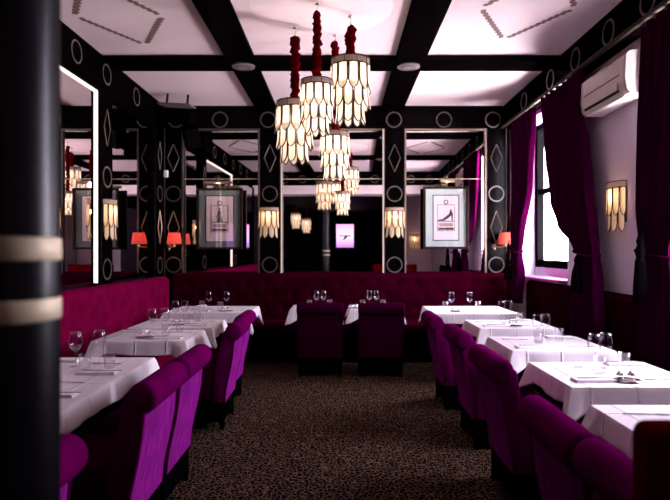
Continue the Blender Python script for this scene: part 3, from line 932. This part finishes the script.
for i, (x0, x1, y0, y1, wd, s_) in enumerate(TAB):
    rnd = random.Random(50+i); j = lambda a=.008: rnd.uniform(-a, a)
    if s_ == 'R':
        if i == 0:
            P_('w', 1.325+j(), 6.70, 'the left one', wd); P_('w', 1.545+j(), 6.72, 'the right one', wd)
            P_('t', 1.26, 6.76, 'the left one', wd); P_('t', 1.66, 6.80, 'the right one', wd)
            P_('s', 1.34, 6.50, '', wd)
            P_('n', 1.50, 6.44, 'nearer', wd, 0, .1); P_('n', 1.80, 6.9, 'farther', wd, 0, 1.5)
            P_('k', 1.50, 6.44, 'nearer', wd, .0153, .1); P_('f', 1.66, 6.55, '', wd, 0, .2)
            continue
        gx = x0+.31; gy = y0+.43
        P_('w', gx+j(), gy+j(), 'left of its pair', wd); P_('w', gx+.085+j(), gy+.04, 'right of its pair', wd)
        P_('t', gx-.02, gy-.11, 'nearer', wd); P_('t', gx+.19, gy+.03, 'farther', wd)
        P_('n', x0+.17, y0+.13+j(), 'on the aisle side', wd, 0, j(.05)); P_('n', x1-.17, y1-.09, 'on the window side', wd, 0, j(.05))
        P_('k', x0+.19, y0+.13, 'on the aisle side', wd, .0153, .06); P_('k', x1-.17, y1-.09, 'on the window side', wd, .0153, .04)
        P_('f', x0+.17, y1-.16, 'on the aisle side', wd, 0, -.1); P_('f', x1-.17, y0+.16, 'on the window side', wd, 0, pi+.05)
        if i in (1, 3): P_('s', x0+.34, y0+.13, '', wd)
    elif s_ == 'L':
        if i == 5:
            P_('w', px2x(209, 6.80), 6.80, 'the left one', wd); P_('w', px2x(226.5, 6.84), 6.84, 'the right one', wd)
            P_('t', px2x(202, 6.85), 6.86, 'the left one', wd); P_('t', px2x(221, 6.75), 6.72, 'the right one', wd)
            P_('s', px2x(226, 6.55), 6.52, '', wd)
            P_('n', -1.62, 6.55, 'nearer', wd, 0, -.1); P_('n', -1.75, 7.1, 'farther', wd, 0, 1.5)
            P_('k', -1.62, 6.55, 'nearer', wd, .0153, -.1); P_('f', -1.35, 6.62, '', wd, 0, pi)
        elif i == 8:
            P_('w', -1.60, 3.42, 'left of the far pair', wd); P_('w', -1.49, 3.50, 'right of the far pair', wd)
            P_('t', -1.50, 3.32, 'beside the far pair', wd); P_('t', -1.38, 3.38, 'aisle side of far pair', wd)
            P_('w', -1.66, 2.80, 'left of the near pair', wd); P_('w', -1.56, 2.92, 'right of the near pair', wd)
            P_('t', -1.70, 3.02, 'beside the near pair', wd)
            for (yy, q) in [(3.22, 'far end'), (2.72, 'near end')]:
                P_('n', -1.38, yy, 'at the '+q, wd, 0, .03); P_('k', -1.36, yy, 'at the '+q, wd, .0153, .02)
                P_('f', -1.45, yy+.28, 'at the '+q, wd, 0, pi-.1)
            P_('n', -1.76, 3.58, 'against the banquette', wd, 0, .05)
            P_('s', -1.62, 3.08, '', wd)
        else:
            gy = y0+.40
            gx = -1.62 if i == 6 else -1.58
            P_('w', gx+j(), gy, 'left of its pair', wd); P_('w', gx+.085, gy+.05, 'right of its pair', wd)
            P_('t', gx+.14, gy-.10, 'nearer the aisle', wd); P_('t', gx+.20, gy+.08, 'farther back', wd)
            P_('n', x1-.17, y0+.13, 'on the aisle side', wd, 0, .03); P_('n', x0+.15, y1-.10, 'on the banquette side', wd, 0, 0)
            P_('k', x1-.17, y0+.13, 'on the aisle side', wd, .0153, .03); P_('k', x0+.15, y1-.10, 'on the banquette side', wd, .0153, .03)
            P_('f', x1-.17, y1-.15, '', wd, 0, pi-.05)
            P_('s', x1-.36, y0+.16, '', wd)
    else:
        cx = px2x(320 if i == 9 else 373, 7.0)
        P_('w', cx-.045, 7.00, 'the left one', wd); P_('w', cx+.045, 7.02, 'the right one', wd)
        P_('t', cx-.13, 6.98, 'the left one', wd); P_('t', cx+.12, 6.98, 'the right one', wd)
        P_('n', cx-.20, 7.12, 'the left one', wd, 0, 1.5); P_('n', cx+(.20 if i == 9 else .22), 6.95, 'the right one', wd, 0, 1.5)
        if i == 10: P_('s', .17, 6.86, '', wd, 0, 0)

# ---------------------------------------------------------------- black column with gold bands
t = thing('round_column', 'thick black lacquered column with two gold bands, cut off at the left edge', 'column', (-.636, 1.05, 0))
b = bm_(); lathe(b, [(.105,0),(.105,3.19)], (0,0,0), 64); obj('shaft', b, lacquer('column_lacquer', (.0016,.0006,.0030), .028, .32), t, True, autos=40)
for (za, zb_) in [(1.423, 1.465), (1.313, 1.353)]:
    b = bm_(); lathe(b, [(.1055,za),(.107,za+.002),(.107,zb_-.002),(.1055,zb_)], (0,0,0), 64, 'z'); obj('gold_band', b, 'band', t, True, autos=50)

# ---------------------------------------------------------------- curtains
def curtain(label, edges, xbase, seed, tie=None, folds=9, amp=.035, backx=None):
    """edges: list of (z, y_near, y_far); surface folded in x"""
    rnd = random.Random(seed); ph = [rnd.uniform(0,6) for _ in range(4)]
    t = thing('curtain', label, 'curtain', (xbase, (edges[0][1]+edges[0][2])/2, edges[-1][0]), 0, 'purple velvet curtains')
    ox, oy, oz = t.location
    nz = 46; nu = 120
    z1, z0 = edges[0][0], edges[-1][0]
    def lerp(z):
        for (a, b_) in zip(edges, edges[1:]):
            if b_[0] <= z <= a[0]+1e-6:
                f = (a[0]-z)/(a[0]-b_[0]); f = f*f*(3-2*f) if tie else f
                return a[1]+(b_[1]-a[1])*f, a[2]+(b_[2]-a[2])*f, (a[3]+(b_[3]-a[3])*f)
        return edges[-1][1], edges[-1][2], edges[-1][3]
    w0 = edges[0][2]-edges[0][1]
    def fn(i, j):
        u = i/(nu-1); z = z1+(z0-z1)*j/(nz-1)
        a, c, dx = lerp(z)
        w = c-a
        A = amp*(1.0+.5*(1-w/w0))
        if tie: A *= .55+.45*min(1, abs(z-tie)/.35)
        x = A*sin(u*folds*2*pi+ph[0]+.5*sin(z*2+ph[1]))+.3*A*sin(u*folds*3.7*pi+ph[2]) - dx
        # round the bundle
        x -= .05*(sin(pi*u))*(1-w/w0)
        return (x, a+u*w-oy, z-oz)
    b = bm_(); grid(b, fn, nu, nz)
    o = obj('drape', b, 'curtain', t, True)
    md = o.modifiers.new('thickness', 'SOLIDIFY'); md.thickness = .004
    if tie:
        a, c, dx = lerp(tie)
        b = bm_(); pts = []
        for k in range(25):
            an = 2*pi*k/24
            pts.append((-dx-.02+(.09)*cos(an), (a+c)/2-oy+((c-a)/2+.02)*sin(an), tie-oz+.03*sin(an)))
        tube(b, pts, .011, 8, cap=False); obj('tie_rope', b, 'curtain', t, True)
    return t
def tassel(x, y, z, L, label):
    b = bm_()
    t = thing('rope_tassel', label, 'tassel', (x, y, z), 0, 'black rope tassels')
    lathe(b, [(0,0),(.012,0),(.020,-.02),(.030,-.045),(.022,-.075),(.030,-.10),(.038,-.13),(.028,-.165),(.034,-.19),(.042,-.20),(0,-.20)], (0,0,0), 16)
    obj('tassel_head', b, 'tassel', t, True, autos=60)
    b = bm_()
    for k in range(22):
        a = 2*pi*k/22; tube(b, [(.032*cos(a),.032*sin(a),-.20),(.044*cos(a),.044*sin(a),-.20-L*.6),(.046*cos(a+.1),.046*sin(a+.1),-.20-L)], .0055, 5)
    obj('tassel_fringe', b, 'tassel', t, True)
    b = bm_(); tube(b, [(0,0,-.01),(.012,.0,.04),(.02,.02,.10),(.03,.03,.16)], .010, 8); obj('tassel_rope', b, 'tassel', t, True)
ZR = 3.20
XC = 2.37
curtain('purple curtain at the far side of the far window, beside the red lamp',
        [(ZR, 6.92, 7.80, 0.0), (2.3, 7.05, 7.75, 0.0), (1.60, 7.32, 7.68, .02), (1.42, 7.38, 7.66, .02), (1.15, 7.30, 7.68, .02), (.75, 7.40, 7.68, .02)], XC, 3, tie=1.45, folds=6, amp=.03)
curtain('purple curtain tied back at the near side of the far window',
        [(ZR, 5.44, 6.60, 0.0), (2.68, 5.44, 6.48, 0), (2.52, 5.34, 6.44, 0.0), (2.0, 5.28, 6.27, 0), (1.72, 5.22, 6.04, 0), (1.50, 5.17, 5.66, .0), (1.40, 5.16, 5.52, .0), (1.2, 5.12, 5.64, .0), (.60, 5.08, 5.68, .0)], XC-.02, 9, tie=1.42, folds=8, amp=.035)
curtain('purple curtain at the right edge of the photo, hung with a long black tassel',
        [(ZR, 3.20, 4.44, 0.0), (2.4, 3.40, 4.46, 0.0), (1.75, 3.80, 4.45, .0), (1.44, 4.03, 4.42, .0), (1.2, 3.98, 4.43, .0), (.60, 3.95, 4.45, .0)], XC, 5, tie=1.42, folds=8, amp=.035)
tassel(2.24, 7.55, 1.42, .16, 'black rope tassel on the curtain beside the red lamp')
tassel(2.20, 4.14, 1.56, .30, 'long black rope tassel beside the rightmost curtain')
tassel(2.24, 5.34, 1.40, .16, 'black rope tassel on the curtain right of the far window')

# ---------------------------------------------------------------- air conditioner
t = thing('air_conditioner', 'cream wall-mounted air conditioner above the sconce between the curtains', 'air conditioner', (2.50, 4.97, 2.72))
prof = [(0,.02),(0,.345),(-.06,.352),(-.165,.34),(-.195,.31),(-.205,.12),(-.19,.03),(-.165,.0),(-.03,.0)]
b = bm_(); prism(b, prof, 'y', -.385, .385, 0)
obj('body', b, 'ac', t, True, autos=40)
for s in (-1, 1):
    b = bm_(); prism(b, prof, 'y', s*.386, s*.42, .0); obj('end_cap', b, 'acside', t, True, autos=40)
b = bm_(); box(b, -.2045, -.20, -.32, .34, .165, .173); obj('panel_seam', b, 'dark', t)
b = bm_(); box(b, -.204, -.17, -.30, .34, .032, .048); obj('air_outlet', b, 'dark', t)
b = bm_(); box(b, -.212, -.198, -.30, .34, .050, .110, .004)
obj('louvre', b, 'ac', t)
b = bm_(); box(b, -.165, -.02, -.33, .37, -.012, -.001, .003); obj('base_tray', b, 'white', t)
# pipe box next to the conditioner, half behind the curtain
b = bm_(); box(b, 2.42, 2.499, 4.46, 4.54, 2.66, 3.10, .005); tag(obj('pipe_cover', b, 'white'), 'narrow white pipe cover beside the air conditioner end', 'pipe cover')

# ---------------------------------------------------------------- speakers and fittings in the left back corner
def speaker(loc, rot, label):
    t = thing('wall_speaker', label, 'speaker', loc); t.rotation_euler = rot
    b = bm_(); box(b, -.10, .10, -.09, .10, -.14, .14, .012); obj('cabinet', b, 'blackmat', t)
    b = bm_(); box(b, -.09, .09, -.098, -.0905, -.13, .13, .003); obj('grille', b, 'blackmat', t)
    b = bm_(); tube(b, [(0,.10,.0),(0,.15,.04),(0,.16,.14)], .014, 8); obj('mount', b, 'black', t, True)
speaker((-2.08, 7.92, 3.03), (radians(18), radians(-14), radians(24)), 'black tilted loudspeaker hung in the left back corner')
t = thing('ceiling_heater', 'flat grey tilted panel on brackets under the left back cornice', 'heater', (-2.18, 7.55, 3.385)); t.rotation_euler = (radians(3), radians(4), radians(-4))
b = bm_(); box(b, -.22, .22, -.12, .12, -.012, .012, .005); obj('panel', b, 'grey', t)
b = bm_(); box(b, -.18, .16, .10, .34, -.20, -.06, .01); obj('housing', b, 'blackmat', t)
for x in (-.14, .14):
    b = bm_(); tube(b, [(x,.0,.012),(x,.02,.15)], .016, 8); obj('bracket', b, 'dark', t)
b = bm_(); box(b, -.03, .03, -.05, 0, -.055, .05, .012); tag(obj('emergency_light', b, 'white', loc=(px2x(164.5, 8.1), 8.199, 2.56)), 'small white emergency light on the left corner pilaster', 'light')

# ---------------------------------------------------------------- the room behind the viewer (seen in the mirrors)
b = bm_()
# white partition with an arched opening edge
poly = [(1.20, 0)]
pts = [(2.48, 0), (2.48, 3.11), (.95, 3.11)]
arc = [(1.45-.5*cos(a), 2.45+.55*sin(a)) for a in [pi/2*k/8 for k in range(8, -1, -1)]]
poly = [(2.48,0),(2.48,3.10),(.95,3.10),(.95,2.98)] + [(1.38-.43*cos(pi/2*k/8)+.0, 2.35+.60*sin(pi/2*k/8)) for k in range(0, 9)][::1]
poly = [(2.48,0),(2.48,3.10),(1.15,3.10),(1.15,2.9)] + [(1.55-.40*cos(pi/2*k/8), 2.3+.55*sin(pi/2*k/8)) for k in range(8,-1,-1) if k < 6] + [(1.15,0)]
prism(b, poly, 'y', -1.0, -.85)
trim(b, 'relief')
b = bm_(); box(b, -1.0, .6, -7.95, -7.755, .0, 2.6, .01); box(b, -.9, .5, -7.755, -7.60, 0, 1.545); tag(obj('bar_cabinet', b, 'black'), 'tall black bar cabinet seen far off in the middle mirror', 'cabinet')
t = thing('display_screen', 'glowing pink and violet screen seen in the middle mirror', 'screen', (-.36, -7.72, 2.05))
b = bm_(); box(b, -.41, .41, -.03, .03, -.50, .57, .01); obj('bezel', b, 'black', t)
b = bm_(); box(b, -.37, .37, .031, .036, -.46, .53); obj('lit_panel', b, 'screen', t)
b = bm_(); box(b, -.26, .26, .0365, .040, .02, .06)
prism(b, [(-.1,-.14),(.0,.03),(.12,.03),(.02,-.1)], 'y', .0365, .040)
obj('dark_shape', b, 'ink', t)

# ---------------------------------------------------------------- world, camera, view
w = bpy.data.worlds.new('daylight'); scene.world = w; w.use_nodes = True
nt = w.node_tree; nt.nodes.clear()
out = nt.nodes.new('ShaderNodeOutputWorld'); bg = nt.nodes.new('ShaderNodeBackground')
bg.inputs['Color'].default_value = (.86,.80,1,1); bg.inputs['Strength'].default_value = 12.0
nt.links.new(bg.outputs[0], out.inputs[0])
# bright overcast sky above, brighter lower half added to light the ceiling
tc = nt.nodes.new('ShaderNodeTexCoord'); sx = nt.nodes.new('ShaderNodeSeparateXYZ'); cr = nt.nodes.new('ShaderNodeValToRGB')
nt.links.new(tc.outputs['Generated'], sx.inputs[0])
ma = nt.nodes.new('ShaderNodeMath'); ma.operation = 'MULTIPLY_ADD'; ma.inputs[1].default_value = .5; ma.inputs[2].default_value = .5
nt.links.new(sx.outputs['Z'], ma.inputs[0]); nt.links.new(ma.outputs[0], cr.inputs[0])
cr.color_ramp.elements[0].position = .46; cr.color_ramp.elements[0].color = (1,.90,.96,1)
cr.color_ramp.elements[1].position = .54; cr.color_ramp.elements[1].color = (.44,.41,.52,1)
nt.links.new(cr.outputs[0], bg.inputs['Color']); bg.inputs['Strength'].default_value = 42

cam = bpy.data.cameras.new('camera'); co = bpy.data.objects.new('camera', cam); C.objects.link(co)
cam.sensor_fit = 'HORIZONTAL'; cam.sensor_width = 36; cam.lens = 36*565/670
co.location = (0, 0, H); co.rotation_euler = (radians(90), 0, 0)
cam.shift_x = -5/670; cam.shift_y = 1/670
cam.clip_start = .05; cam.clip_end = 100
cam.dof.use_dof = True; cam.dof.focus_distance = 4.2; cam.dof.aperture_fstop = 2.2
scene.camera = co
scene.view_settings.view_transform = 'Standard'; scene.view_settings.look = 'None'
scene.view_settings.exposure = 1.15; scene.view_settings.gamma = 1; scene.view_settings.use_curve_mapping = False
cy = scene.cycles
cy.max_bounces = 10; cy.glossy_bounces = 6; cy.transmission_bounces = 8; cy.transparent_max_bounces = 12; cy.diffuse_bounces = 4
cy.caustics_reflective = False; cy.caustics_refractive = False
cy.use_denoising = True
cy.sample_clamp_indirect = 6
